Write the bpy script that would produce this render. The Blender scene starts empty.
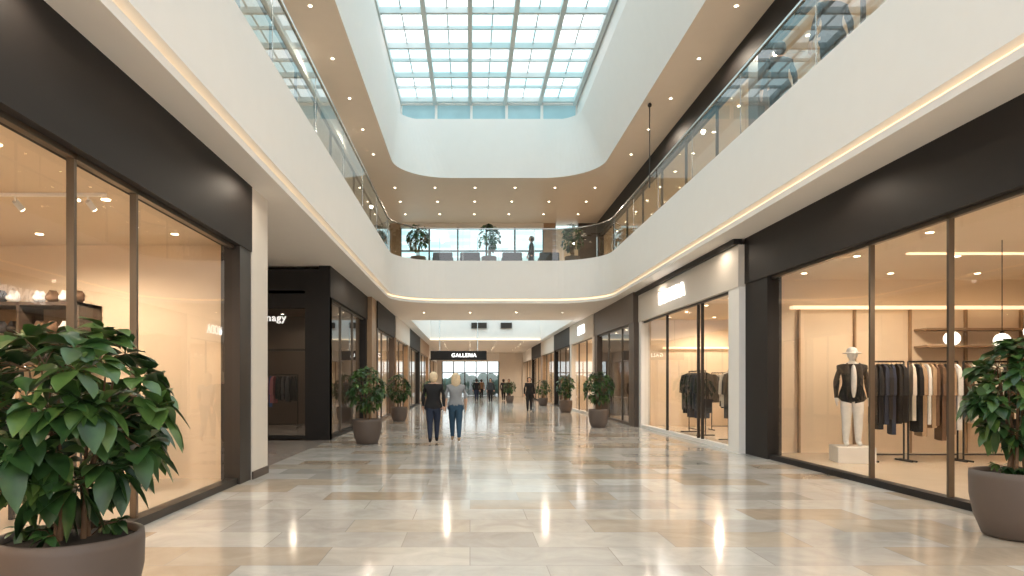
import bpy, math, random
from mathutils import Vector, Matrix
random.seed(7)
scene = bpy.context.scene
COL = scene.collection

# ------------------------------------------------------------------ materials
def mat(name, col, rough=0.5, metal=0.0, emit=None, es=0.0, var=0.06, nscale=3.0, spec=0.5, bump=0.0):
    m = bpy.data.materials.new(name); m.use_nodes = True
    nt = m.node_tree; b = nt.nodes['Principled BSDF']
    tc = nt.nodes.new('ShaderNodeTexCoord'); n = nt.nodes.new('ShaderNodeTexNoise')
    n.inputs['Scale'].default_value = nscale; n.inputs['Detail'].default_value = 3
    nt.links.new(tc.outputs['Object'], n.inputs['Vector'])
    mx = nt.nodes.new('ShaderNodeMix'); mx.data_type = 'RGBA'
    mx.inputs[6].default_value = (*[c*(1-var) for c in col], 1)
    mx.inputs[7].default_value = (*[min(1, c*(1+var)) for c in col], 1)
    nt.links.new(n.outputs['Fac'], mx.inputs[0]); nt.links.new(mx.outputs[2], b.inputs['Base Color'])
    b.inputs['Roughness'].default_value = rough; b.inputs['Metallic'].default_value = metal
    b.inputs['Specular IOR Level'].default_value = spec
    if emit: b.inputs['Emission Color'].default_value = (*emit, 1); b.inputs['Emission Strength'].default_value = es
    if bump:
        bp = nt.nodes.new('ShaderNodeBump'); bp.inputs['Strength'].default_value = bump
        nt.links.new(n.outputs['Fac'], bp.inputs['Height']); nt.links.new(bp.outputs[0], b.inputs['Normal'])
    return m

def glassmat(name, tint=(0.93, 0.97, 0.96), refl=0.06, k=0.8):
    m = bpy.data.materials.new(name); m.use_nodes = True; nt = m.node_tree
    nt.nodes.clear(); o = nt.nodes.new('ShaderNodeOutputMaterial')
    t = nt.nodes.new('ShaderNodeBsdfTransparent'); t.inputs[0].default_value = (*tint, 1)
    g = nt.nodes.new('ShaderNodeBsdfGlossy'); g.inputs['Roughness'].default_value = 0.0
    f = nt.nodes.new('ShaderNodeLayerWeight'); f.inputs['Blend'].default_value = 0.5
    p = nt.nodes.new('ShaderNodeMath'); p.operation = 'POWER'; p.inputs[1].default_value = 4.5
    a = nt.nodes.new('ShaderNodeMath'); a.operation = 'MULTIPLY_ADD'; a.use_clamp = True; a.inputs[1].default_value = k; a.inputs[2].default_value = refl
    mx = nt.nodes.new('ShaderNodeMixShader')
    nt.links.new(f.outputs['Facing'], p.inputs[0]); nt.links.new(p.outputs[0], a.inputs[0]); nt.links.new(a.outputs[0], mx.inputs[0])
    nt.links.new(t.outputs[0], mx.inputs[1]); nt.links.new(g.outputs[0], mx.inputs[2])
    nt.links.new(mx.outputs[0], o.inputs[0]); return m

def floormat():
    m = bpy.data.materials.new('marble_tiles'); m.use_nodes = True; nt = m.node_tree; b = nt.nodes['Principled BSDF']
    L = nt.links.new
    tc = nt.nodes.new('ShaderNodeTexCoord')
    br = nt.nodes.new('ShaderNodeTexBrick'); br.offset = 0.5
    br.inputs['Color1'].default_value = (0, 0, 0, 1); br.inputs['Color2'].default_value = (1, 1, 1, 1)
    br.inputs['Mortar'].default_value = (0.4, 0.4, 0.4, 1); br.inputs['Scale'].default_value = 1.0
    br.inputs['Mortar Size'].default_value = 0.004; br.inputs['Mortar Smooth'].default_value = 0.0
    br.inputs['Brick Width'].default_value = 1.25; br.inputs['Row Height'].default_value = 0.62
    L(tc.outputs['Object'], br.inputs['Vector'])
    r = nt.nodes.new('ShaderNodeValToRGB'); e = r.color_ramp.elements
    e[0].position = 0.0; e[0].color = (0.68, 0.62, 0.56, 1)
    e[1].position = 1.0; e[1].color = (0.52, 0.395, 0.29, 1)
    for p, c in ((0.25, (0.74, 0.70, 0.655)), (0.45, (0.53, 0.49, 0.45)), (0.6, (0.76, 0.72, 0.675)), (0.78, (0.64, 0.55, 0.45))):
        x = e.new(p); x.color = (*c, 1)
    L(br.outputs['Color'], r.inputs[0])
    n = nt.nodes.new('ShaderNodeTexNoise'); n.inputs['Scale'].default_value = 1.7; n.inputs['Detail'].default_value = 9
    n.inputs['Roughness'].default_value = 0.62; n.inputs['Distortion'].default_value = 1.4
    L(tc.outputs['Object'], n.inputs['Vector'])
    r2 = nt.nodes.new('ShaderNodeValToRGB'); r2.color_ramp.elements[0].position = 0.3; r2.color_ramp.elements[1].position = 0.65
    r2.color_ramp.elements[0].color = (0.78, 0.77, 0.76, 1); r2.color_ramp.elements[1].color = (1, 1, 1, 1)
    L(n.outputs['Fac'], r2.inputs[0])
    mx = nt.nodes.new('ShaderNodeMix'); mx.data_type = 'RGBA'; mx.blend_type = 'MULTIPLY'; mx.inputs[0].default_value = 1
    L(r.outputs[0], mx.inputs[6]); L(r2.outputs[0], mx.inputs[7])
    g = nt.nodes.new('ShaderNodeMix'); g.data_type = 'RGBA'; g.inputs[7].default_value = (0.42, 0.385, 0.35, 1)
    L(br.outputs['Fac'], g.inputs[0]); L(mx.outputs[2], g.inputs[6]); L(g.outputs[2], b.inputs['Base Color'])
    mr = nt.nodes.new('ShaderNodeMapRange'); mr.inputs['To Min'].default_value = 0.06; mr.inputs['To Max'].default_value = 0.16
    L(n.outputs['Fac'], mr.inputs['Value']); L(mr.outputs[0], b.inputs['Roughness'])
    b.inputs['Specular IOR Level'].default_value = 0.9
    return m

def skymat():
    m = bpy.data.materials.new('skylight_frosted_glass'); m.use_nodes = True; nt = m.node_tree
    nt.nodes.clear(); o = nt.nodes.new('ShaderNodeOutputMaterial'); e = nt.nodes.new('ShaderNodeEmission')
    tc = nt.nodes.new('ShaderNodeTexCoord'); br = nt.nodes.new('ShaderNodeTexBrick'); br.offset = 0
    br.inputs['Color1'].default_value = (0.48, 0.75, 0.80, 1); br.inputs['Color2'].default_value = (0.92, 0.98, 1.0, 1)
    br.inputs['Mortar'].default_value = (0.5, 0.65, 0.68, 1); br.inputs['Mortar Size'].default_value = 0.012
    br.inputs['Scale'].default_value = 1; br.inputs['Brick Width'].default_value = 1.35; br.inputs['Row Height'].default_value = 1.05
    nt.links.new(tc.outputs['Object'], br.inputs['Vector']); nt.links.new(br.outputs['Color'], e.inputs[0])
    e.inputs[1].default_value = SKY_E; nt.links.new(e.outputs[0], o.inputs[0]); return m

def leafmat(name, c0, c1):
    m = bpy.data.materials.new(name); m.use_nodes = True; nt = m.node_tree; b = nt.nodes['Principled BSDF']
    tc = nt.nodes.new('ShaderNodeTexCoord'); n = nt.nodes.new('ShaderNodeTexNoise'); n.inputs['Scale'].default_value = 7
    nt.links.new(tc.outputs['Object'], n.inputs['Vector'])
    r = nt.nodes.new('ShaderNodeValToRGB'); e = r.color_ramp.elements
    e[0].position = 0.35; e[0].color = (*c0, 1); e[1].position = 0.7; e[1].color = (*c1, 1)
    nt.links.new(n.outputs['Fac'], r.inputs[0]); nt.links.new(r.outputs[0], b.inputs['Base Color'])
    b.inputs['Roughness'].default_value = 0.36; return m

SKY_E = 1.75
WHITE = mat('white_plaster', (0.87, 0.845, 0.815), 0.6, var=0.02)
SIGNBAND = mat('cream_sign_band', (0.66, 0.61, 0.55), 0.7, var=0.02)
SOFF = mat('soffit_plaster', (0.86, 0.80, 0.73), 0.6, var=0.02)
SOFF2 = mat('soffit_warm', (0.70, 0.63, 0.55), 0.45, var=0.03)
BLACK = mat('black_fascia_panel', (0.018, 0.015, 0.014), 0.6, var=0.1, spec=0.3)
DARK = mat('dark_bronze_metal', (0.05, 0.042, 0.036), 0.4, 0.5)
BRONZE = mat('bronze_mullion', (0.16, 0.13, 0.10), 0.35, 0.8)
BEIGE = mat('beige_shop_wall', (0.80, 0.64, 0.46), 0.55, var=0.03)
BEIGE2 = mat('beige_pier', (0.76, 0.70, 0.63), 0.5, var=0.03)
TAN = mat('tan_wood_panel', (0.36, 0.23, 0.13), 0.4, var=0.25, nscale=6)
BROWN = mat('brown_panel', (0.085, 0.06, 0.045), 0.45, var=0.15)
SFLOOR = mat('shop_floor', (0.66, 0.55, 0.43), 0.25, var=0.06)
SCEIL = mat('shop_ceiling', (0.76, 0.62, 0.46), 0.6, var=0.02)
RFLOOR = mat('recess_floor_stone', (0.32, 0.27, 0.24), 0.2, var=0.12)
CHROME = mat('steel', (0.55, 0.55, 0.54), 0.25, 1.0)
LED = mat('led_strip', (1, 0.8, 0.55), 0.5, emit=(1, 0.76, 0.5), es=0.9)
LAMP = mat('lamp_emitter', (1, 0.9, 0.75), 0.5, emit=(1, 0.88, 0.68), es=8)
GLOBE = mat('globe_opal', (1, 0.95, 0.88), 0.4, emit=(1, 0.93, 0.82), es=1.6)
SIGN = mat('sign_letter', (1, 1, 1), 0.4, emit=(1, 0.98, 0.95), es=2.0)
SIGND = mat('sign_letter_dim', (1, 1, 1), 0.4, emit=(1, 0.98, 0.95), es=0.5)
GLASS = glassmat('shop_glass', (0.98, 0.97, 0.95), 0.05)
RAILG = glassmat('rail_glass', (0.84, 0.93, 0.93), 0.12)
FLOOR = floormat(); SKYG = skymat()
LEAF = leafmat('leaf_green', (0.014, 0.042, 0.013), (0.045, 0.11, 0.026)); LEAF2 = leafmat('leaf_green_pale', (0.045, 0.105, 0.022), (0.11, 0.19, 0.045))
POT = mat('taupe_planter', (0.12, 0.09, 0.075), 0.55, var=0.08, bump=0.05)
SOIL = mat('soil', (0.03, 0.022, 0.015), 0.95, var=0.4, nscale=40, bump=0.6)
STEM = mat('stem', (0.16, 0.09, 0.045), 0.7, var=0.3, nscale=20)
SKIN = mat('skin', (0.62, 0.38, 0.27), 0.5)
CL = {k: mat('cloth_' + k, c, 0.85, var=0.15, nscale=9) for k, c in dict(
    black=(0.012, 0.012, 0.014), navy=(0.02, 0.03, 0.06), jeans=(0.03, 0.075, 0.13), grey=(0.30, 0.31, 0.33), cream=(0.72, 0.66, 0.57),
    tan=(0.42, 0.29, 0.18), charcoal=(0.05, 0.05, 0.055), white=(0.8, 0.79, 0.77), rose=(0.35, 0.13, 0.15), blue=(0.05, 0.09, 0.22), brown=(0.16, 0.09, 0.05)).items()}
HAIRB = mat('hair_blonde', (0.76, 0.60, 0.40), 0.5, var=0.25, nscale=30)
HAIRD = mat('hair_dark', (0.03, 0.02, 0.015), 0.5, var=0.25, nscale=30)
MANQ = mat('mannequin_white', (0.8, 0.78, 0.75), 0.35)

# ------------------------------------------------------------------ mesh builder
class MB:
    def __init__(s): s.v = []; s.f = []; s.m = []; s.mats = []; s.smooth = []
    def mi(s, m):
        if m not in s.mats: s.mats.append(m)
        return s.mats.index(m)
    def face(s, vs, m, sm=False):
        i = len(s.v); s.v += [tuple(p) for p in vs]; s.f.append(tuple(range(i, i+len(vs)))); s.m.append(s.mi(m)); s.smooth.append(sm)
    def box(s, x0, x1, y0, y1, z0, z1, m):
        if x0 > x1: x0, x1 = x1, x0
        if y0 > y1: y0, y1 = y1, y0
        i = len(s.v); s.v += [(x, y, z) for z in (z0, z1) for y in (y0, y1) for x in (x0, x1)]
        for q in ((0,2,3,1),(4,5,7,6),(0,1,5,4),(2,6,7,3),(0,4,6,2),(1,3,7,5)):
            s.f.append(tuple(i+k for k in q)); s.m.append(s.mi(m)); s.smooth.append(False)
        return s
    def disc(s, x, y, z, r, m, n=14):
        s.face([(x+r*math.cos(-2*math.pi*k/n), y+r*math.sin(-2*math.pi*k/n), z) for k in range(n)], m)
    def tube(s, pts, rad, m, n=8):
        pts = [Vector(p) for p in pts]; i = len(s.v)
        rr = rad if isinstance(rad, (list, tuple)) else [rad]*len(pts)
        for k, p in enumerate(pts):
            t = (pts[min(k+1, len(pts)-1)]-pts[max(k-1, 0)]).normalized()
            a = t.orthogonal().normalized() if abs(t.z) < 0.9 else t.cross(Vector((0, 1, 0))).normalized()
            b = t.cross(a)
            for j in range(n):
                an = 2*math.pi*j/n; s.v.append(tuple(p+(a*math.cos(an)+b*math.sin(an))*rr[k]))
        for k in range(len(pts)-1):
            for j in range(n):
                s.f.append((i+k*n+j, i+k*n+(j+1) % n, i+(k+1)*n+(j+1) % n, i+(k+1)*n+j)); s.m.append(s.mi(m)); s.smooth.append(True)
        for e in (0, len(pts)-1):
            s.f.append(tuple(i+e*n+j for j in range(n))); s.m.append(s.mi(m)); s.smooth.append(False)
    def lathe(s, cx, cy, prof, m, n=40):
        i = len(s.v)
        for r, z in prof:
            for j in range(n):
                a = 2*math.pi*j/n; s.v.append((cx+r*math.cos(a), cy+r*math.sin(a), z))
        for k in range(len(prof)-1):
            for j in range(n):
                s.f.append((i+k*n+j, i+k*n+(j+1) % n, i+(k+1)*n+(j+1) % n, i+(k+1)*n+j)); s.m.append(s.mi(m)); s.smooth.append(True)
    def ball(s, c, sc, m, n=16, fn=None):
        i = len(s.v); h = n//2
        for a in range(h+1):
            th = math.pi*a/h
            for j in range(n):
                ph = 2*math.pi*j/n
                p = Vector((math.sin(th)*math.cos(ph), math.sin(th)*math.sin(ph), math.cos(th)))
                p = Vector((p.x*sc[0], p.y*sc[1], p.z*sc[2]))
                if fn: p = fn(p)
                s.v.append((c[0]+p.x, c[1]+p.y, c[2]+p.z))
        for a in range(h):
            for j in range(n):
                s.f.append((i+a*n+j, i+(a+1)*n+j, i+(a+1)*n+(j+1) % n, i+a*n+(j+1) % n)); s.m.append(s.mi(m)); s.smooth.append(True)
    def obj(s, name, parent=None, bevel=0):
        me = bpy.data.meshes.new(name); me.from_pydata(s.v, [], s.f)
        for m in s.mats: me.materials.append(m)
        me.polygons.foreach_set('material_index', s.m); me.polygons.foreach_set('use_smooth', s.smooth); me.update()
        o = bpy.data.objects.new(name, me); COL.objects.link(o)
        if parent: o.parent = parent
        if bevel:
            b = o.modifiers.new('bevel', 'BEVEL'); b.width = bevel; b.segments = 3; b.limit_method = 'ANGLE'
        return o

def empty(name, loc=(0, 0, 0), rz=0, sc=1):
    o = bpy.data.objects.new(name, None); o.empty_display_size = 0.2; COL.objects.link(o)
    o.location = loc; o.rotation_euler = (0, 0, rz); o.scale = (sc,)*3; return o

def box(name, x0, x1, y0, y1, z0, z1, m, parent=None, bevel=0):
    return MB().box(x0, x1, y0, y1, z0, z1, m).obj(name, parent, bevel)
def xpane(name, x, y0, y1, z0, z1, m, parent=None):
    b = MB(); b.face([(x, y0, z0), (x, y1, z0), (x, y1, z1), (x, y0, z1)], m); return b.obj(name, parent)
def ypane(name, y, x0, x1, z0, z1, m, parent=None):
    b = MB(); b.face([(x0, y, z0), (x1, y, z0), (x1, y, z1), (x0, y, z1)], m); return b.obj(name, parent)

def point(name, loc, e, col=(1, 0.84, 0.66), r=0.06, parent=None):
    l = bpy.data.lights.new(name, 'SPOT'); l.energy = e; l.color = col; l.shadow_soft_size = r
    l.spot_size = math.radians(172); l.spot_blend = 0.5
    o = bpy.data.objects.new(name, l); COL.objects.link(o); o.location = loc
    if parent: o.parent = parent
    return o

def text(name, s, loc, size, axis, m, parent=None):
    c = bpy.data.curves.new(name, 'FONT'); c.body = s; c.size = size; c.extrude = 0.02; c.align_x = 'CENTER'; c.align_y = 'CENTER'
    c.offset = size*0.008; c.space_character = 1.12
    o = bpy.data.objects.new(name, c); COL.objects.link(o); c.materials.append(m)
    X = {'R': ((0, -1, 0), (0, 0, 1), (-1, 0, 0)), 'L': ((0, 1, 0), (0, 0, 1), (1, 0, 0)), 'F': ((1, 0, 0), (0, 0, 1), (0, -1, 0))}[axis]
    M = Matrix.Identity(4)
    for j in range(3):
        for i in range(3): M[i][j] = X[j][i]
    M.translation = Vector(loc); o.matrix_world = M
    if parent: o.parent = parent
    return o

# ------------------------------------------------------------------ opening paths
def opath(x0, x1, ye, R, ys=-4.0, na=14):
    P = []
    n = 20
    for k in range(n): P.append((x0, ys+(ye-R-ys)*k/n, -1, 0, 'l'))
    for k in range(na+1):
        a = math.pi-(math.pi/2)*k/na; P.append((x0+R+R*math.cos(a), ye-R+R*math.sin(a), math.cos(a), math.sin(a), 'a' if 0 < k < na else ('l' if k == 0 else 'b')))
    for k in range(1, 6): P.append((x0+R+(x1-x0-2*R)*k/6, ye, 0, 1, 'b'))
    for k in range(na+1):
        a = math.pi/2-(math.pi/2)*k/na; P.append((x1-R+R*math.cos(a), ye-R+R*math.sin(a), math.cos(a), math.sin(a), 'A' if 0 < k < na else ('b' if k == 0 else 'r')))
    for k in range(1, n+1): P.append((x1, ye-R-(ye-R-ys)*k/n, 1, 0, 'r'))
    return P
def sweep(name, P, prof, mats, parent=None, smooth=True):
    b = MB(); n = len(prof)
    for (x, y, nx, ny, t) in P:
        for d, z in prof: b.v.append((x+nx*d, y+ny*d, z))
    for k in range(len(P)-1):
        for j in range(n-1):
            b.f.append((k*n+j, (k+1)*n+j, (k+1)*n+j+1, k*n+j+1)); b.m.append(b.mi(mats[j])); b.smooth.append(False)
    return b.obj(name, parent)
def ring(name, P, xo0, xo1, yo, z, m, d=0.0):
    b = MB(); O = []
    I = [(x+nx*d, y+ny*d) for x, y, nx, ny, t in P]
    for (x, y, nx, ny, t) in P:
        O.append({'l': (xo0, y), 'a': (xo0, yo), 'b': (x, yo), 'A': (xo1, yo), 'r': (xo1, y)}[t])
    for k in range(len(P)-1):
        q = [I[k], I[k+1], O[k+1], O[k]]
        if q[2] == q[3]: q = q[:3]
        b.face([(p[0], p[1], z) for p in q], m)
    return b.obj(name)

EL, ER = -2.85, 5.04
P1 = opath(EL, ER, 26.0, 1.9)
# ------------------------------------------------------------------ floor
box('floor', -3.6, 14, -4, 75, -0.2, 0, FLOOR)
box('floor_shop_side', -14, -3.6, -4, 75, -0.2, 0, RFLOOR)

# ------------------------------------------------------------------ level-2 slab
sweep('trim_1', P1, [(0.16, 5.95), (0.16, 6.12), (0, 6.12), (0, 4.68), (0.16, 4.68), (0.16, 4.60), (0.06, 4.60), (0.06, 4.5)],
      [WHITE, WHITE, WHITE, WHITE, LED, WHITE, WHITE])
ring('ceiling_lower', P1, -9, 13, 33.0, 4.5, SOFF, 0.06)
ring('floor_upper', P1, -9, 13, 33.5, 5.95, SFLOOR, 0.16)
RL = empty('glass_railing')
sweep('panes', P1, [(0.057, 6.1), (0.057, 7.32)], [RAILG], RL)
sweep('cap', P1, [(0.03, 7.32), (0.03, 7.36), (0.085, 7.36), (0.085, 7.32)], [CHROME]*3, RL)
b = MB()
for k, (x, y, nx, ny, t) in enumerate(P1):
    if (k % 2 == 0 and t in 'lr') or (t in 'b' and k % 2): b.box(x+nx*0.06-0.008, x+nx*0.06+0.008, y+ny*0.06-0.008, y+ny*0.06+0.008, 6.0, 7.32, CHROME)
b.obj('posts', RL)

# ------------------------------------------------------------------ upper ring + skylight
PU = opath(-2.75, 4.8, 26.0, 2.1)
PT = opath(-2.68, 4.15, 26.2, 1.0)
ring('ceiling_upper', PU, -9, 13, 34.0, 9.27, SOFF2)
b = MB()
N = 9
for k in range(len(PU)-1):
    def lp(i, t):
        u = PU[i]; w = PT[i]; e = t; return (u[0]+(w[0]-u[0])*e, u[1]+(w[1]-u[1])*e, 9.27+2.3*t)
    for j in range(N):
        b.face([lp(k, j/N), lp(k+1, j/N), lp(k+1, (j+1)/N), lp(k, (j+1)/N)], WHITE, True)
b.obj('wall_atrium_upper')
b = MB()
b.box(-2.95, -2.68, -4, 26.5, 11.57, 12.5, WHITE); b.box(4.15, 4.4, -4, 26.5, 11.57, 12.5, WHITE)
b.obj('wall_skylight_curb')
b = MB(); b.box(-2.68, 4.15, 26.58, 26.6, 11.3, 12.45, mat('clerestory_pane', (0.25, 0.42, 0.46), 0.15, emit=(0.4, 0.62, 0.68), es=0.25, var=0.3, nscale=1.2))
b.obj('window_1')
b = MB()
for k in range(6): b.box(-2.68+k*1.366-0.05, -2.68+k*1.366+0.05, 26.4, 26.55, 11.5, 12.4, WHITE)
b.box(-2.68, 4.15, 26.4, 26.55, 12.25, 12.42, WHITE); b.box(-2.68, 4.15, 26.2, 26.55, 11.5, 11.6, WHITE)
b.obj('trim_2')
S = MB(); S.face([(-2.7, -4, 12.45), (-2.7, 26.6, 12.45), (4.2, 26.6, 12.45), (4.2, -4, 12.45)], SKYG)
S.obj('skylight_panes')
SB = mat('skylight_beam_paint', (0.58, 0.67, 0.68), 0.5)
b = MB()
for k in range(6):
    x = -2.7+k*1.35
    b.box(x-0.07, x+0.07, -4, 26.4, 12.20, 12.44, SB)
    if k < 5: b.box(x+0.675-0.018, x+0.675+0.018, -4, 26.4, 12.38, 12.44, SB)
for k in range(29):
    y = 26.25-1.05*k
    w = 0.06 if k % 2 else 0.11
    b.box(-2.68, 4.15, y-w/2, y+w/2, 12.26 if k % 2 == 0 else 12.34, 12.44, SB)
b.obj('skylight_beams')

# ------------------------------------------------------------------ storefronts
def storefront(s, xf, y0, y1, z0, zg, zt, fm, hm, wm, mull=(), depth=5.0, pa=0.25, pb=0.25, pm=None, en=110, name='storefront', front=True, nl=2, floorm=SFLOOR, cm=SCEIL, lz=None, mm=BRONZE):
    P = empty(name); X = lambda a: xf+s*a
    pm = pm or fm
    b = MB()
    b.box(X(0), X(0.3), y0, y1, zg, zt, hm)
    b.box(X(0.02), X(0.3), y0, y0+pa, z0, zg, pm); b.box(X(0.02), X(0.3), y1-pb, y1, z0, zg, pm)
    b.box(X(0.06), X(0.22), y0+pa, y1-pb, z0, z0+0.09, fm)
    b.obj('frame', P)
    b = MB()
    for m_ in mull: b.box(X(0.1), X(0.17), m_-0.02, m_+0.02, z0+0.09, zg, mm)
    b.box(X(0.1), X(0.17), y0+pa, y1-pb, zg-0.05, zg, mm)
    b.obj('mullions', P)
    xpane('glass', X(0.135), y0+pa, y1-pb, z0+0.09, zg, GLASS, P)
    b = MB()
    b.box(X(0.3), X(depth), y0, y1, z0, z0+0.03, floorm)
    b.box(X(depth), X(depth+0.1), y0, y1, z0, zt, wm)
    if front: b.box(X(0.3), X(depth), y0, y0+0.1, z0, zt, wm)
    b.box(X(0.3), X(depth), y1-0.1, y1, z0, zt, wm)
    b.box(X(0.3), X(depth), y0, y1, zg+0.08, zg+0.16, cm)
    b.obj('interior_shell', P)
    b = MB(); ny = max(2, int((y1-y0)/1.7)); nx = max(2, int(depth/1.7))
    for i in range(nx):
        for j in range(ny):
            b.disc(X(0.8+i*(depth-1.2)/nx), y0+(j+0.5)*(y1-y0)/ny, zg+0.075, 0.05, LAMP)
    b.obj('downlights', P)
    for k in range(nl):
        point('shop_lamp', (X(min(2.2, depth*0.5)), y0+(k+0.5)*(y1-y0)/nl, (zg-0.05)), en, parent=P)
    return P

# left shop 1, right shop 1
storefront(-1, -3.35, -4, 10.5, 0, 3.5, 4.5, DARK, BLACK, BEIGE, mull=(-1.5, 0.8, 3.4, 5.97, 7.08), depth=5, pb=0.5, nl=4, en=190)
storefront(1, 5.75, -4, 14.3, 0, 3.55, 4.5, BLACK, BLACK, BEIGE, mull=(-1, 2.5, 5.6, 8.36, 10.0), depth=6.3, pb=1.05, nl=4, en=205)
# beige pier left
box('wall_left_pier', -8.6, -3.35, 10.5, 11.3, 0, 4.5, BEIGE2)
box('baseboard_left', -3.36, -3.33, 10.5, 11.3, 0, 0.12, BROWN)
box('wall_left_recess', -8.7, -8.5, 11.3, 17.6, 0, 4.5, BEIGE2)
# left corner shop (dark)
C = storefront(-1, -3.6, 17.6, 24, 0, 3.7, 4.5, BLACK, BLACK, BROWN, mull=(19.6, 21.6), depth=5, pa=0.3, front=False, en=30, floorm=RFLOOR, cm=BROWN)
b = MB()
b.box(-8.6, -3.62, 17.6, 17.8, 3.7, 4.4, BLACK); b.box(-4.25, -3.62, 17.58, 17.9, 0, 4.4, BLACK); b.box(-5.6, -5.5, 17.6, 17.75, 0, 3.7, BLACK)
b.box(-8.6, -4.25, 17.6, 17.75, 0, 0.12, BLACK); b.box(-8.6, -4.25, 17.62, 17.7, 2.3, 2.36, DARK); b.box(-8.6, -4.25, 17.6, 17.75, 3.4, 3.7, BLACK)
b.obj('corner_frame', C); ypane('corner_glass', 17.67, -8.5, -4.25, 0.12, 3.7, GLASS, C)
text('shop_sign', 'nagy', (-5.0, 17.6, 3.15), 0.26, 'F', SIGND, C)
box('wall_left_panel', -8.6, -3.45, 24.0, 25.2, 0, 4.5, TAN)
# left far shops
storefront(-1, -3.4, 25.2, 31, 0, 3.5, 4.5, BROWN, BLACK, BEIGE, mull=(27.2, 29.2), depth=3, en=80)
storefront(-1, -3.35, 31, 38, 0, 3.5, 4.5, TAN, BEIGE2, BEIGE, mull=(33.3, 35.6), depth=3, pb=1.0, en=110)
storefront(-1, -3.35, 38, 46, 0, 3.5, 4.5, BLACK, BLACK, BEIGE, mull=(40.6, 43.3), depth=3, pb=0.8, en=90)
storefront(-1, -3.35, 46, 56, 0, 3.5, 4.5, TAN, TAN, BEIGE, mull=(49, 52), depth=3, pb=1.0, en=110)
storefront(-1, -3.35, 56, 70, 0, 3.5, 4.5, BEIGE2, WHITE, BEIGE, mull=(60, 65), depth=3, pb=1.0, en=130)
# right row
W2 = storefront(1, 5.62, 14.3, 22.8, 0, 3.5, 4.38, WHITE, SIGNBAND, BEIGE, mull=(16.9, 17.2, 19.9), depth=5.5, pa=0.6, pb=0.3, nl=3, en=165, mm=DARK)
box('painted_shadow_gap_right', 5.52, 5.7, 14.3, 22.8, 4.38, 4.5, BLACK)  # solid black strip painted in for the shadow line under the slab
text('shop_sign', 'BONORA', (5.58, 19.0, 3.93), 0.52, 'R', SIGN, W2)
storefront(1, 5.45, 22.8, 30, 0, 3.5, 4.5, BROWN, BROWN, BROWN, mull=(25, 27.4), depth=4, pa=0.7, pb=0.6, en=60)
W4 = storefront(1, 5.4, 30, 37, 0, 3.5, 4.5, BEIGE2, SIGNBAND, BEIGE, mull=(32.3, 34.6), depth=4, en=180, pb=0.5)
text('shop_sign', 'MODA', (5.36, 33.0, 4.0), 0.6, 'R', SIGN, W4)
storefront(1, 5.4, 37, 44, 0, 3.5, 4.5, BLACK, BLACK, TAN, mull=(39.4, 41.8), depth=4, en=90)
storefront(1, 5.4, 44, 52, 0, 3.5, 4.5, TAN, BEIGE2, BEIGE, mull=(46.6, 49.2), depth=4, pb=1, en=160)
storefront(1, 5.4, 52, 60, 0, 3.5, 4.5, BLACK, BLACK, BEIGE, mull=(55, 57.5), depth=4, en=110)
storefront(1, 5.4, 60, 70, 0, 3.5, 4.5, BEIGE2, WHITE, BEIGE, mull=(63, 66), depth=4, en=140)
# upper level shops
storefront(1, 6.2, -4, 15, 5.95, 8.6, 9.27, BROWN, BLACK, BEIGE, mull=(-1, 2, 5, 8, 11), depth=4, nl=4, en=110, name='storefront_upper', mm=DARK)
storefront(1, 6.2, 15, 33.4, 5.95, 8.6, 9.27, BROWN, BLACK, BEIGE, mull=(17.5, 20, 22.5, 25, 27.5, 30), depth=4, nl=4, en=110, name='storefront_upper', mm=DARK)
storefront(-1, -3.95, -4, 33.4, 5.95, 8.9, 9.27, CHROME, WHITE, WHITE, mull=tuple(range(-2, 33, 2)), depth=4, nl=5, en=80, name='storefront_upper', cm=WHITE)

# ------------------------------------------------------------------ upper back wall + windows
b = MB()
b.box(-3.95, -3.4, 33.4, 33.7, 5.95, 9.27, TAN); b.box(3.6, 4.2, 33.4, 33.7, 5.95, 9.27, TAN); b.box(5.3, 6.2, 33.4, 33.7, 5.95, 9.27, BROWN)
b.box(-3.4, 3.6, 33.4, 33.7, 9.05, 9.27, BEIGE2)
for k in range(6): b.box(-3.4+k*1.4-0.04, -3.4+k*1.4+0.04, 33.45, 33.6, 5.95, 9.05, DARK)
b.box(-3.4, 3.6, 33.46, 33.59, 7.9, 7.96, DARK)
b.box(4.2, 5.3, 33.5, 33.6, 5.95, 9.05, BEIGE)
b.obj('wall_back_upper')
ypane('window_2', 33.53, -3.4, 3.6, 5.95, 9.05, RAILG)

# ------------------------------------------------------------------ second atrium
b = MB()
b.box(-9, -2.85, 33, 49, 4.5, 5.95, WHITE); b.box(5.04, 13, 33, 49, 4.5, 5.95, WHITE)
b.obj('ceiling_lower_side')
box('trim_3', -2.85, 5.04, 33.0, 33.2, 4.5, 5.95, WHITE)
box('ceiling_lower_far', -9, 13, 49, 76, 4.5, 5.95, WHITE)
b = MB(); b.box(-6, -5.8, 33.7, 52, 5.95, 11, WHITE); b.box(8, 8.2, 33.7, 52, 5.95, 11, WHITE); b.box(-6, 8.2, 52, 52.2, 5.95, 11, WHITE)
b.obj('wall_second_atrium')
b = MB(); b.face([(-6, 33.7, 11), (-6, 52, 11), (8.2, 52, 11), (8.2, 33.7, 11)], SKYG); b.obj('skylight_panes_far')
b = MB()
b.box(-2.85, 5.04, 48.9, 49.0, 4.5, 4.6, LED)
b.box(0.1, 1.2, 48.85, 48.99, 5.35, 5.75, DARK); b.box(2.2, 3.0, 48.85, 48.99, 5.35, 5.75, DARK); b.obj('trim_4')
RF = empty('glass_railing')
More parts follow.
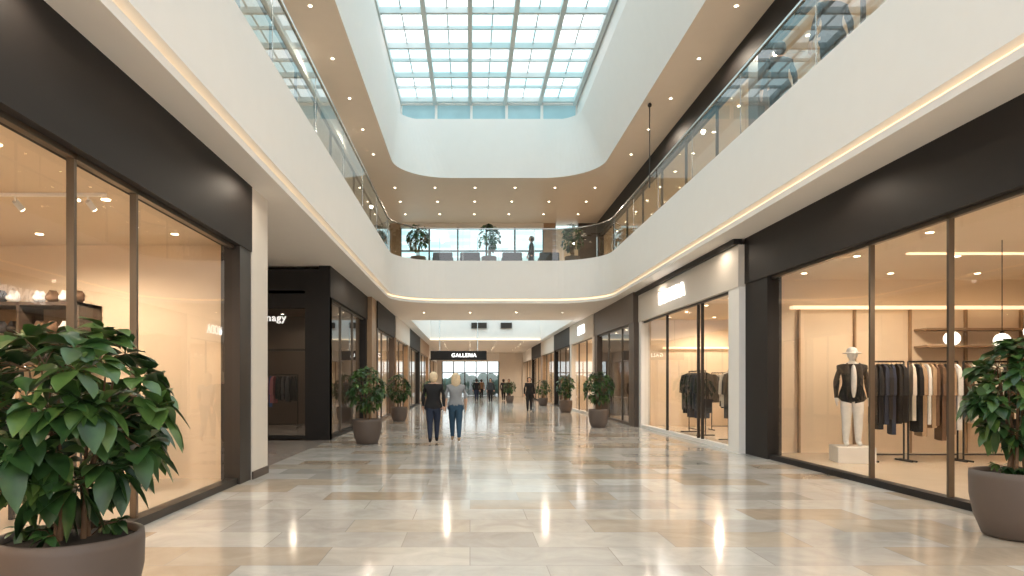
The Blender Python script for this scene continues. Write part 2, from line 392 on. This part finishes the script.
ypane('panes', 33.1, -2.8, 5.0, 5.95, 7.0, RAILG, RF); box('cap', -2.8, 5.0, 33.07, 33.13, 7.0, 7.04, CHROME, RF)

# far end
b = MB()
b.box(-3.4, -2.9, 70, 70.3, 0, 4.5, BEIGE2); b.box(3.0, 5.6, 70, 70.3, 0, 4.5, BEIGE2); b.box(-2.9, 3.0, 70, 70.3, 3.6, 4.5, WHITE); b.obj('wall_back')
b = MB()
for k in range(6): b.box(-2.85+k*1.16-0.05, -2.85+k*1.16+0.05, 70.05, 70.2, 0, 3.6, DARK)
b.box(-2.85, 2.95, 70.05, 70.2, 2.4, 2.5, DARK)
b.face([(-2.85, 70.22, 0), (2.95, 70.22, 0), (2.95, 70.22, 3.6), (-2.85, 70.22, 3.6)], RAILG); b.obj('window_3')
b = MB()
random.seed(3)
GRN = mat('shrub', (0.10, 0.17, 0.14), 0.8, var=0.5, nscale=4)
for k in range(9):
    b.ball((-4+k*1.1, 78+random.random()*2, 0.6+random.random()*0.8), (0.9, 0.8, 0.8+random.random()*0.8), GRN, 12,
           lambda p: p*(1+0.15*math.sin(p.x*13)*math.cos(p.z*11)))
b.obj('hedge')
box('ground_outside', -30, 30, 75, 120, -0.2, 0, mat('paving', (0.35, 0.36, 0.36), 0.7))
H = empty('hanging_sign')
box('panel', -2.6, 1.1, 45, 45.12, 2.95, 3.55, BLACK, H)
b = MB(); b.tube([(-2, 45.06, 3.5), (-2, 45.06, 11)], 0.02, CHROME); b.tube([(0.5, 45.06, 3.5), (0.5, 45.06, 11)], 0.02, CHROME); b.obj('rods', H)
text('lettering', 'GALLERIA', (-0.4, 44.98, 3.25), 0.34, 'F', SIGN, H)

# ------------------------------------------------------------------ downlights, added fill lamps
b = MB()
for y in [i*2.3-2 for i in range(12)]:
    b.disc(-3.3, y, 9.262, 0.035, LAMP); b.disc(5.5, y, 9.262, 0.035, LAMP)
for y in (27.3, 29.4, 31.6):
    for x in [-3+i*1.6 for i in range(6)]: b.disc(x, y, 9.262, 0.04, LAMP)
for x in (-2, 0, 2, 4): b.disc(x, 29.5, 4.492, 0.04, LAMP)
for y in (51, 54, 57, 60, 64):
    for x in (-2, 0, 2, 4): b.disc(x, y, 4.492, 0.04, LAMP)
b.obj('ceiling_downlights')
for x in (-1, 3.2):
    point('downlight_and_fill_lamp', (x, 29, 4.4), 110); point('downlight_and_fill_lamp', (x, 55, 4.4), 150); point('downlight_and_fill_lamp', (x, 63, 4.4), 150)  # added fill lamps under the bridge and the far ceiling
for x in (-1.5, 1.2, 4): point('downlight_and_fill_lamp', (x, 29.8, 9.15), 110)
point('downlight_and_fill_lamp', (-6, 14, 4.4), 70)
for y in (1, 6, 11, 16, 21): point('downlight_and_fill_lamp', (5.5, y, 9.2), 120); point('downlight_and_fill_lamp', (-3.35, y, 9.2), 100)
for y in (0, 5, 10, 15, 20): point('downlight_and_fill_lamp', (5.22, y, 4.46), 22); point('downlight_and_fill_lamp', (-3.0, y, 4.46), 22)  # added lamps along the lower soffit edges to brighten floor and fascia

# hanging rod on right
b = MB(); b.tube([(5.0, 19, 6.9), (5.0, 19, 9.27)], 0.015, DARK); b.ball((5.0, 19, 9.2), (0.06, 0.06, 0.06), DARK, 10); b.obj('suspension_rod')

# ------------------------------------------------------------------ plants
def plant(name, x, y, z, pr, ph, top, spread, nw, ls, seed, low=0.12, wr=(0.2, 0.27), pale=0.25):
    random.seed(seed)
    P = empty(name, (x, y, z))
    b = MB()
    b.lathe(0, 0, [(0.001, 0.0), (pr*0.62, 0.0), (pr*0.74, 0.03*ph), (pr*0.9, 0.3*ph), (pr*0.99, 0.62*ph), (pr, 0.9*ph), (pr*0.99, ph), (pr*0.93, ph*1.005), (pr*0.9, ph*0.99), (pr*0.9, ph*0.9)], POT)
    b.lathe(0, 0, [(pr*0.9, ph*0.92), (pr*0.5, ph*0.95), (0.001, ph*0.96)], SOIL)
    b.obj('planter', P)
    b = MB(); H_ = top-ph; cz = ph+H_*(0.56+low/2); rz = H_*0.46
    tips = []
    for i in range(nw):
        for _ in range(50):
            u = Vector((random.uniform(-1, 1), random.uniform(-1, 1), random.uniform(-1, 1)))
            if 0.35 < u.length < 1: break
        u = u.normalized()*(u.length**0.5)
        w = 1.0 if u.z < 0.2 else 1.0-0.1*u.z
        tips.append(Vector((u.x*spread*0.85*w, u.y*spread*0.85*w, cz+u.z*rz*0.92)))
    if pr > 0.38:
        for i in range(9):
            a = random.random()*6.28; r_ = pr*random.uniform(.3, .7); tips.append(Vector((r_*math.cos(a), r_*math.sin(a), ph+.04)))
    ns = 7
    stems = []
    for i in range(ns):
        a = i*2*math.pi/ns+random.random(); r0 = pr*0.22; r1 = spread*0.38*random.uniform(0.4, 1)
        pts = [Vector((r0*math.cos(a), r0*math.sin(a), ph*0.93)), Vector((r1*0.5*math.cos(a), r1*0.5*math.sin(a), ph+H_*0.22)), Vector((r1*math.cos(a+.2), r1*math.sin(a+.2), ph+H_*0.5)), Vector((r1*1.25*math.cos(a+.3), r1*1.25*math.sin(a+.3), ph+H_*0.8))]
        b.tube(pts, [0.02*pr/0.45, 0.016*pr/0.45, 0.012*pr/0.45, 0.006], STEM, 6); stems.append(pts)
    for t in tips:
        cand = [p for s_ in stems for p in (s_[1:] if t.z > ph+.1 else s_[:1])]
        c = min(cand, key=lambda p: (p-t).length+0.6*max(0, p.z-t.z+0.1))
        b.tube([c, (c+t)/2+Vector((0, 0, 0.03)), t], 0.004, STEM, 4)
    b.obj('stems', P)
    L = MB(); L.mi(LEAF); L.mi(LEAF2)
    def leaf(o, d, ln, wd, mi):
        side = d.cross(Vector((0, 0, 1)))
        side = side.normalized() if side.length > 0.01 else Vector((1, 0, 0))
        side = (side+Vector((0, 0, random.uniform(-.4, .4)))).normalized()
        up = side.cross(d).normalized()
        prof = [(0, 0.04), (0.15, 0.1), (0.32, 0.75), (0.52, 1.0), (0.74, 0.78), (0.9, 0.36), (1.0, 0.02)]
        dr = random.uniform(0.2, 0.55); i0 = len(L.v)
        for (t, w) in prof:
            c = o+d*(ln*t)-Vector((0, 0, 1))*(dr*ln*t*t)
            L.v += [tuple(c+side*wd*w+up*wd*w*0.28), tuple(c), tuple(c-side*wd*w+up*wd*w*0.28)]
        for k in range(len(prof)-1):
            a = i0+k*3
            for q in ((a, a+1, a+4, a+3), (a+1, a+2, a+5, a+4)): L.f.append(q); L.m.append(mi); L.smooth.append(True)
    for t in tips:
        sm = 0.45 if t.z < ph+.1 else 1
        ax = Vector((t.x, t.y, (t.z-cz)*0.6+spread*0.35)).normalized()
        A = ax.orthogonal().normalized(); B_ = ax.cross(A); n = random.randint(6, 8); ph0 = random.random()*6
        mi = 1 if random.random() < pale+(0.25 if t.z > cz+rz*.3 else 0) else 0  # paler leaf material, picked more often high in the crown
        for k in range(n):
            an = ph0+2*math.pi*k/n+random.uniform(-.2, .2); tilt = random.uniform(0.15, 0.6)
            d = (A*math.cos(an)+B_*math.sin(an)+ax*tilt).normalized()
            leaf(t, d, sm*ls*random.uniform(0.7, 1.1), sm*ls*random.uniform(*wr), mi)
    L.obj('leaves', P)
    return P
plant('potted_schefflera', -2.45, 4.2, 0, 0.41, 0.57, 1.82, 0.60, 78, 0.24, 1, wr=(.23, .31), pale=.3)
plant('potted_schefflera', 5.32, 6.6, 0, 0.41, 0.64, 1.88, 0.48, 90, 0.18, 2, wr=(.23, .3))
plant('potted_ficus', -2.5, 16.6, 0, 0.35, 0.6, 1.82, 0.55, 110, 0.15, 3)
plant('potted_ficus', -2.7, 26.0, 0, 0.32, 0.55, 1.75, 0.52, 80, 0.16, 4)
plant('potted_ficus', 4.25, 22.6, 0, 0.33, 0.6, 1.8, 0.55, 90, 0.16, 5)
plant('potted_ficus', 4.7, 33.5, 0, 0.33, 0.6, 1.75, 0.52, 70, 0.17, 6)
for i, (x, y) in enumerate(((-2.05, 27.0), (0.75, 27.0), (4.05, 27.0))):
    plant('potted_ficus', x, y, 5.95, 0.3, 0.5, 1.75, 0.48, 60, 0.17, 10+i)
for i, (x, y) in enumerate(((2.9, 50), (-2.4, 40), (4.6, 43))): plant('potted_ficus', x, y, 0, 0.3, 0.5, 1.6, 0.5, 40, 0.18, 20+i)

# ------------------------------------------------------------------ people
def person(name, x, y, z, yaw, Hh, top, pants, hair, long=False, phase=1, stand=False, skin=SKIN, shoes=None, hem=0.90, sleeve=.90, wide=1.0):
    P = empty(name, (x, y, z), yaw, Hh/1.72)
    V = []; E = []; R = []
    def a(p, r, par=None):
        V.append(p); R.append(r); i = len(V)-1
        if par is not None: E.append((par, i))
        return i
    pel = a((0, 0, .95), .135*wide); wa = a((0, 0, 1.08), .125*wide, pel); ch = a((0, 0, 1.26), .145*wide, wa); uc = a((0, -.005, 1.39), .11, ch)
    nk = a((0, 0, 1.475), .05, uc); a((0, .012, 1.55), .052, nk)
    for sx in (-1, 1):
        f = 0 if stand else (1 if sx*phase > 0 else -1)
        hp = a((sx*.088, 0, .87), .115, pel)
        if f > 0: kn, an, toe = (sx*.085, .13, .48), (sx*.075, .17, .085), (sx*.08, .31, .045)
        elif f < 0: kn, an, toe = (sx*.085, .0, .47), (sx*.075, -.22, .125), (sx*.08, -.11, .04)
        else: kn, an, toe = (sx*.095, .02, .48), (sx*.10, 0, .085), (sx*.11, .13, .04)
        mid = tuple((u+w)/2 for u, w in zip((sx*.088, 0, .87), kn))
        m_ = a(mid, .105, hp); k_ = a(kn, .078, m_)
        cf = a(tuple(u*.65+w*.35 for u, w in zip(kn, an)), .074, k_)
        n_ = a(an, .048, cf); a(toe, .038, n_)
        sh = a((sx*.17, -.005, 1.385), .07, uc)
        sw = -f*0.12
        el = a((sx*.25, sw*.5-.02, 1.13), .056, sh)
        wr = a((sx*.262, sw+.03, .89), .032, el)
        pm = a((sx*.262, sw+.045, .825), .034, wr)
        for q in range(4):
            o = (q-1.5)*0.021; ln = (.065, .078, .072, .055)[q]
            f1 = a((sx*.263, sw+.048+o, .785), .010, pm); f2 = a((sx*.259, sw+.052+o, .785-ln*.5), .009, f1); a((sx*.249, sw+.055+o, .785-ln), .008, f2)
        t1 = a((sx*.252, sw+.085, .83), .011, pm); a((sx*.242, sw+.10, .79), .009, t1)
    me = bpy.data.meshes.new('tmp'); me.from_pydata(V, E, []); o = bpy.data.objects.new('tmp', me); COL.objects.link(o)
    o.modifiers.new('s', 'SKIN'); sv = me.skin_vertices[0].data
    for i, r in enumerate(R): sv[i].radius = (r, r)
    sv[0].use_root = True
    sb = o.modifiers.new('ss', 'SUBSURF'); sb.levels = 2; sb.render_levels = 2
    dg = bpy.context.evaluated_depsgraph_get(); m2 = bpy.data.meshes.new_from_object(o.evaluated_get(dg)); bpy.data.objects.remove(o)
    shoes = shoes or CL['black']
    m2.materials.clear()
    for m in (skin, top, pants, shoes): m2.materials.append(m)
    for v in m2.vertices:
        c = v.co
        if .84 < c.z < 1.46 and abs(c.x) < .2:
            c.x *= 1.22; c.y *= .9
            if abs(c.z-(hem+.03)) < .05: c.x *= 1.05; c.y *= 1.06
    for p in m2.polygons:
        c = p.center; p.use_smooth = True
        arm = abs(c.x) > .2 and c.z < 1.2
        if c.z > 1.455: k = 0
        elif arm and c.z < sleeve: k = 0
        elif c.z > hem: k = 1
        elif c.z < .075 or (c.z < .12 and not stand): k = 3
        else: k = 2
        p.material_index = k
    bo = bpy.data.objects.new('body', m2); COL.objects.link(bo); bo.parent = P
    b = MB()
    def fh(p):
        if p.z < 0: p.x *= 1+p.z*2.0; p.y = p.y*(1+p.z*1.0)
        return p
    b.ball((0, .02, 1.615), (.076, .096, .118), skin, 20, fh)
    b.ball((0, .118, 1.60), (.013, .018, .022), skin, 8)
    for sx in (-1, 1):
        b.ball((sx*.077, .015, 1.605), (.012, .02, .032), skin, 8)
        b.ball((sx*.03, .103, 1.625), (.012, .008, .008), CL['black'] if skin is SKIN else skin, 8)
    b.ball((0, .106, 1.562), (.024, .01, .007), CL['rose'] if skin is SKIN else skin, 8)
    b.obj('head', P)
    if hair:
        b = MB()
        def hf(p):
            if p.y > .03 and p.z < .06: p.y = .03+(p.y-.03)*0.15
            if p.z < 0: p.z *= (2.3 if long else 1.3)
            if long and p.z < 0: p.y = p.y*0.7-.03; p.x *= 1.15
            p.x *= 1+0.05*math.sin(p.z*60+p.y*30); return p
        b.ball((0, -.005, 1.635), (.112, .122, .12), hair, 20, hf); b.obj('hair', P)
    return P
person('woman_in_black', -0.90, 16.8, 0, 0.03, 1.72, CL['black'], CL['navy'], HAIRB, False, 1, hem=.86, wide=1.12)
person('woman_in_grey', -0.36, 17.2, 0, 0.06, 1.70, CL['grey'], CL['jeans'], HAIRB, True, -1, hem=.93, shoes=CL['tan'], sleeve=1.1, wide=1.03)
person('walking_shopper', 3.0, 34.5, 0, 3.0, 1.72, CL['black'], CL['black'], HAIRD, False, 1)
person('walking_shopper', 0.5, 52, 0, 0, 1.72, CL['black'], CL['navy'], HAIRD, False, 1)
person('walking_shopper', 1.5, 50, 0, 3.1, 1.75, CL['charcoal'], CL['black'], HAIRD, False, -1)
person('walking_shopper', 2.7, 55, 0, 0, 1.72, CL['charcoal'], CL['black'], HAIRD, False, 1)
person('walking_shopper', 3.3, 58, 0, 3.1, 1.72, CL['black'], CL['navy'], HAIRD, False, -1)
person('walking_shopper', 1.0, 60, 0, 0, 1.72, CL['brown'], CL['black'], HAIRD, False, 1)
person('walking_shopper', -1.3, 60, 0, 0, 1.72, CL['navy'], CL['black'], HAIRD, False, 1)
person('walking_shopper', 2.6, 28.9, 5.95, 1.5, 1.7, CL['black'], CL['navy'], HAIRD, False, 1)
for y in (10.6, 12.4): person('walking_shopper', 5.62, y, 5.95, 0.1, 1.7, CL['charcoal'], CL['black'], HAIRD, False, 1)

def mannequin(x, y, z, yaw, top, pants, ped=0.3, hem=.82):
    P = person('mannequin', x, y, z+ped, yaw, 1.8, top, pants, None, stand=True, skin=MANQ, shoes=MANQ, hem=hem, sleeve=.86)
    b = MB(); b.box(-.3, .3, -.3, .3, -ped/1.047, 0.012, MANQ); b.obj('pedestal', P, 0.01); return P
M1 = mannequin(7.05, 12.6, 0.03, 2.9, CL['black'], CL['white'], .28, hem=.78)
b = MB(); b.ball((0, .0, 1.68), (.09, .105, .075), CL['white'], 16); b.lathe(0, 0.01, [(.085, 1.665), (.15, 1.65), (.15, 1.643), (.08, 1.655)], CL['white'], 20)
b.ball((0, .085, 1.15), (.055, .075, .30), CL['white'], 14)
b.ball((-.1, .08, 1.12), (.055, .08, .36), CL['black'], 14); b.ball((.1, .08, 1.12), (.055, .08, .36), CL['black'], 14)
b.obj('hat_and_shirt', M1)

# ------------------------------------------------------------------ clothes racks
def rack(x, y, z, ln, yaw, cols, n, rh=1.8, gl=0.95, seed=1, rt=None):
    random.seed(seed); P = empty('clothes_rack', (x, y, z), yaw)
    b = MB(); r = .016
    b.tube([(0, 0, rh), (ln, 0, rh)], r, BLACK)
    for u in (0, ln):
        b.tube([(u, 0, 0.02), (u, 0, rh)], r, BLACK); b.tube([(u, -.25, .015), (u, .25, .015)], r, BLACK)
    b.tube([(0, 0, .12), (ln, 0, .12)], r*.8, BLACK); b.obj('frame', P)
    b = MB()
    for k in range(n):
        u = ln*(k+.6)/(n+.2)+random.uniform(-.01, .01); c = CL[random.choice(cols)]; L_ = gl*random.uniform(.78, 1.08); th = random.uniform(.022, .036)*min(1.6, ln/n/.07)
        wv = random.uniform(.9, 1.1); rot = random.uniform(-.25, .25) if rt is None else rt+random.uniform(-.1, .1)
        b.tube([(u, 0, rh), (u, .0, rh-.05)], .004, CHROME, 4)
        out = [(0.05, 0.045), (.09, .06), (.21*wv, .12), (.25*wv, .3), (.26*wv, .62), (.20*wv, .63), (.2*wv, L_), (0, L_+.01)]
        full = [(v_, d) for v_, d in out]+[(-v_, d) for v_, d in reversed(out[:-1])]
        i0 = len(b.v); m = len(full)
        for sd, tt in ((-1, 1), (1, 1)):
            for v_, d in full:
                t2 = th*(0.35+0.65*min(1, d/.3))
                b.v.append((u+sd*t2+v_*rot, v_, rh-d))
        for f_ in (tuple(range(i0+m-1, i0-1, -1)), tuple(range(i0+m, i0+2*m))): b.f.append(f_); b.m.append(b.mi(c)); b.smooth.append(False)
        for j in range(m):
            b.f.append((i0+j, i0+(j+1) % m, i0+m+(j+1) % m, i0+m+j)); b.m.append(b.mi(c)); b.smooth.append(False)
    b.obj('garments', P); return P
rack(7.45, 12.7, .03, .62, 0, ['black', 'charcoal', 'black', 'navy'], 7, 1.85, 1.35, 1, rt=.3)
rack(8.15, 12.7, .03, .92, 0, ['cream', 'brown', 'black', 'tan', 'white'], 10, 1.85, 1.35, 2, rt=.3)
rack(9.18, 12.7, .03, 1.05, 0, ['black', 'cream', 'brown', 'charcoal'], 11, 1.85, 1.2, 12, rt=.3)
rack(10.4, 12.6, .03, 1.3, 0, ['tan', 'cream', 'black', 'charcoal'], 12, 1.85, 1.0, 3)
rack(8.5, 10.2, .03, 1.6, .1, ['cream', 'white', 'tan', 'black'], 14, 1.5, .95, 4, rt=.3)
rack(6.55, 15.6, .03, 1.7, math.pi/2, ['black', 'charcoal', 'black', 'cream'], 15, 1.78, 1.15, 5, rt=.2)
rack(6.45, 18.7, .03, 1.4, math.pi/2, ['black', 'navy', 'charcoal'], 13, 1.78, 1.25, 6, rt=.2)
rack(7.4, 20.9, .03, 1.8, 0, ['black', 'grey', 'cream'], 14, 1.75, 1.0, 7)
rack(8.2, 18.9, .03, 1.8, 0, ['black', 'tan', 'cream', 'charcoal'], 14, 1.75, 1.0, 17)
rack(-7.0, 9.3, .03, 1.3, 0, ['charcoal', 'tan', 'cream', 'black'], 12, 1.5, .95, 8)
rack(-5.3, 9.3, .03, .7, 0, ['charcoal', 'black'], 6, 1.45, .9, 9)
rack(-6.9, 21.8, .03, 1.4, 0, ['charcoal', 'blue', 'rose', 'black', 'navy'], 12, 1.7, .95, 10)

# shelf with shoes/bags left shop
SH = empty('display_shelf')
b = MB()
for z_ in (1.75, 2.15, 2.6): b.box(-7.4, -5.6, 9.78, 10.38, z_, z_+.05, BROWN)
for x_ in (-7.4, -6.5, -5.63): b.box(x_, x_+.03, 9.78, 10.38, 1.75, 2.65, BROWN)
b.box(-7.4, -5.6, 10.36, 10.39, 1.75, 2.65, TAN)
b.obj('boards', SH)
b = MB()
for z_ in (1.8, 2.2, 2.65):
    for k in range(9):
        x = -7.25+k*.19; c = CL[random.choice(['black', 'charcoal', 'black', 'brown', 'white'])]
        if abs(x+6.485) < .08: continue
        b.ball((x, 9.98, z_+.08), (.065, .15, .08), c, 10, lambda p: Vector((p.x, p.y, p.z*(1.5 if p.y > 0 else .8)+(.02 if p.y > 0 else -.008))))
b.obj('shoes', SH)
# display tables
def table(x, y, w, d, h, m):
    T = empty('display_table', (x, y, .03)); b = MB(); b.box(-w/2, w/2, -d/2, d/2, h-.05, h, m)
    for i in (-1, 1):
        for j in (-1, 1): b.box(i*(w/2-.05)-.025, i*(w/2-.05)+.025, j*(d/2-.05)-.025, j*(d/2-.05)+.025, 0, h-.05, DARK)
    b.obj('table', T, .005)
    b = MB()
    for k in range(4):
        for q in range(3): b.box(-w/2+.1+k*w/4.3, -w/2+.1+k*w/4.3+w/5.5, -.15, .15, h+.001+q*.035, h+.033+q*.035, CL[random.choice(['cream', 'charcoal', 'tan', 'white'])])
    b.obj('folded_clothes', T, .01)
table(-5.6, 7.0, 1.5, .7, .6, TAN); table(9.2, 8.0, 1.4, .8, .75, BEIGE2); table(8.3, 17.0, 1.4, .8, .75, BEIGE2)

# pendants
def pendant(x, y, z, r, ct):
    P = empty('pendant_lamp', (x, y, z)); b = MB(); b.ball((0, 0, 0), (r, r, r), GLOBE, 20); b.obj('globe', P)
    b = MB(); b.tube([(0, 0, r*.95), (0, 0, ct-z)], .006, BLACK, 6); b.lathe(0, 0, [(.03, r*.9), (.03, r*1.2), (.001, r*1.25)], BLACK, 12); b.obj('cord', P)
pendant(7.2, 10.2, 2.15, .11, 3.62); pendant(7.95, 10.2, 2.12, .11, 3.62); pendant(8.0, 9.6, 2.4, .10, 3.62); pendant(8.9, 10.8, 2.3, .12, 3.62)
# cove light lines in right shops
b = MB()
b.box(6.6, 11.6, 13.95, 14.1, 3.0, 3.06, LED); b.box(7.2, 11.5, 7.0, 7.08, 3.60, 3.625, LED); b.box(7.2, 11.5, 11.2, 11.28, 3.60, 3.625, LED)
b.box(6.4, 10.8, 22.55, 22.68, 2.6, 2.66, LED)
b.obj('cove_light')
b = MB()
for k in range(5): b.box(6.8+k*1.15, 6.83+k*1.15, 14.1, 14.18, .03, 3.0, TAN)
for z_ in (2.2, 2.55): b.box(9.2, 11.8, 13.75, 14.15, z_, z_+.04, TAN)
b.obj('wall_shelving')
# track lights left shop
TL = empty('track_light'); b = MB(); b.box(-7.8, -4.0, 7.48, 7.52, 3.54, 3.575, WHITE)
for k in range(5):
    x = -7.4+k*.8; b.tube([(x, 7.5, 3.55), (x, 7.5, 3.48)], .01, WHITE, 6); b.tube([(x, 7.5, 3.49), (x+.02, 7.59, 3.42)], .033, WHITE, 10); b.tube([(x+.02, 7.59, 3.42), (x+.0215, 7.597, 3.414)], .028, LAMP, 10)
b.obj('rail_and_heads', TL)

# armchairs level 2
def armchair(x, y, z, yaw, m):
    P = empty('armchair', (x, y, z), yaw)
    box('seat', -.3, .3, -.3, .3, .2, .42, m, P, .04); box('back', -.4, .4, .25, .42, .2, .78, m, P, .05)
    box('arm_1', -.42, -.3, -.32, .3, .2, .6, m, P, .04); box('arm_2', .3, .42, -.32, .3, .2, .6, m, P, .04)
    b = MB()
    for i in (-.35, .35):
        for j in (-.27, .35): b.tube([(i, j, 0), (i, j, .22)], .02, DARK)
    b.obj('legs', P)
for i, x in enumerate((-1.1, 0.0, 1.7, 3.2)): armchair(x, 27.9, 5.95, math.pi, CL['charcoal'])

# ------------------------------------------------------------------ world + camera
w = bpy.data.worlds.new('World'); scene.world = w; w.use_nodes = True
bg = w.node_tree.nodes['Background']; bg.inputs[0].default_value = (0.96, 0.975, 1.0, 1); bg.inputs[1].default_value = 1.5
cam = bpy.data.cameras.new('Camera'); co = bpy.data.objects.new('Camera', cam); COL.objects.link(co)
cam.sensor_width = 36; cam.lens = 24; cam.shift_x = 42/1024; cam.shift_y = 94/1024; cam.clip_end = 300
co.location = (0, 0, 1.5); co.rotation_euler = (math.pi/2, 0, 0); scene.camera = co
scene.view_settings.view_transform = 'Standard'; scene.view_settings.exposure = 0.42
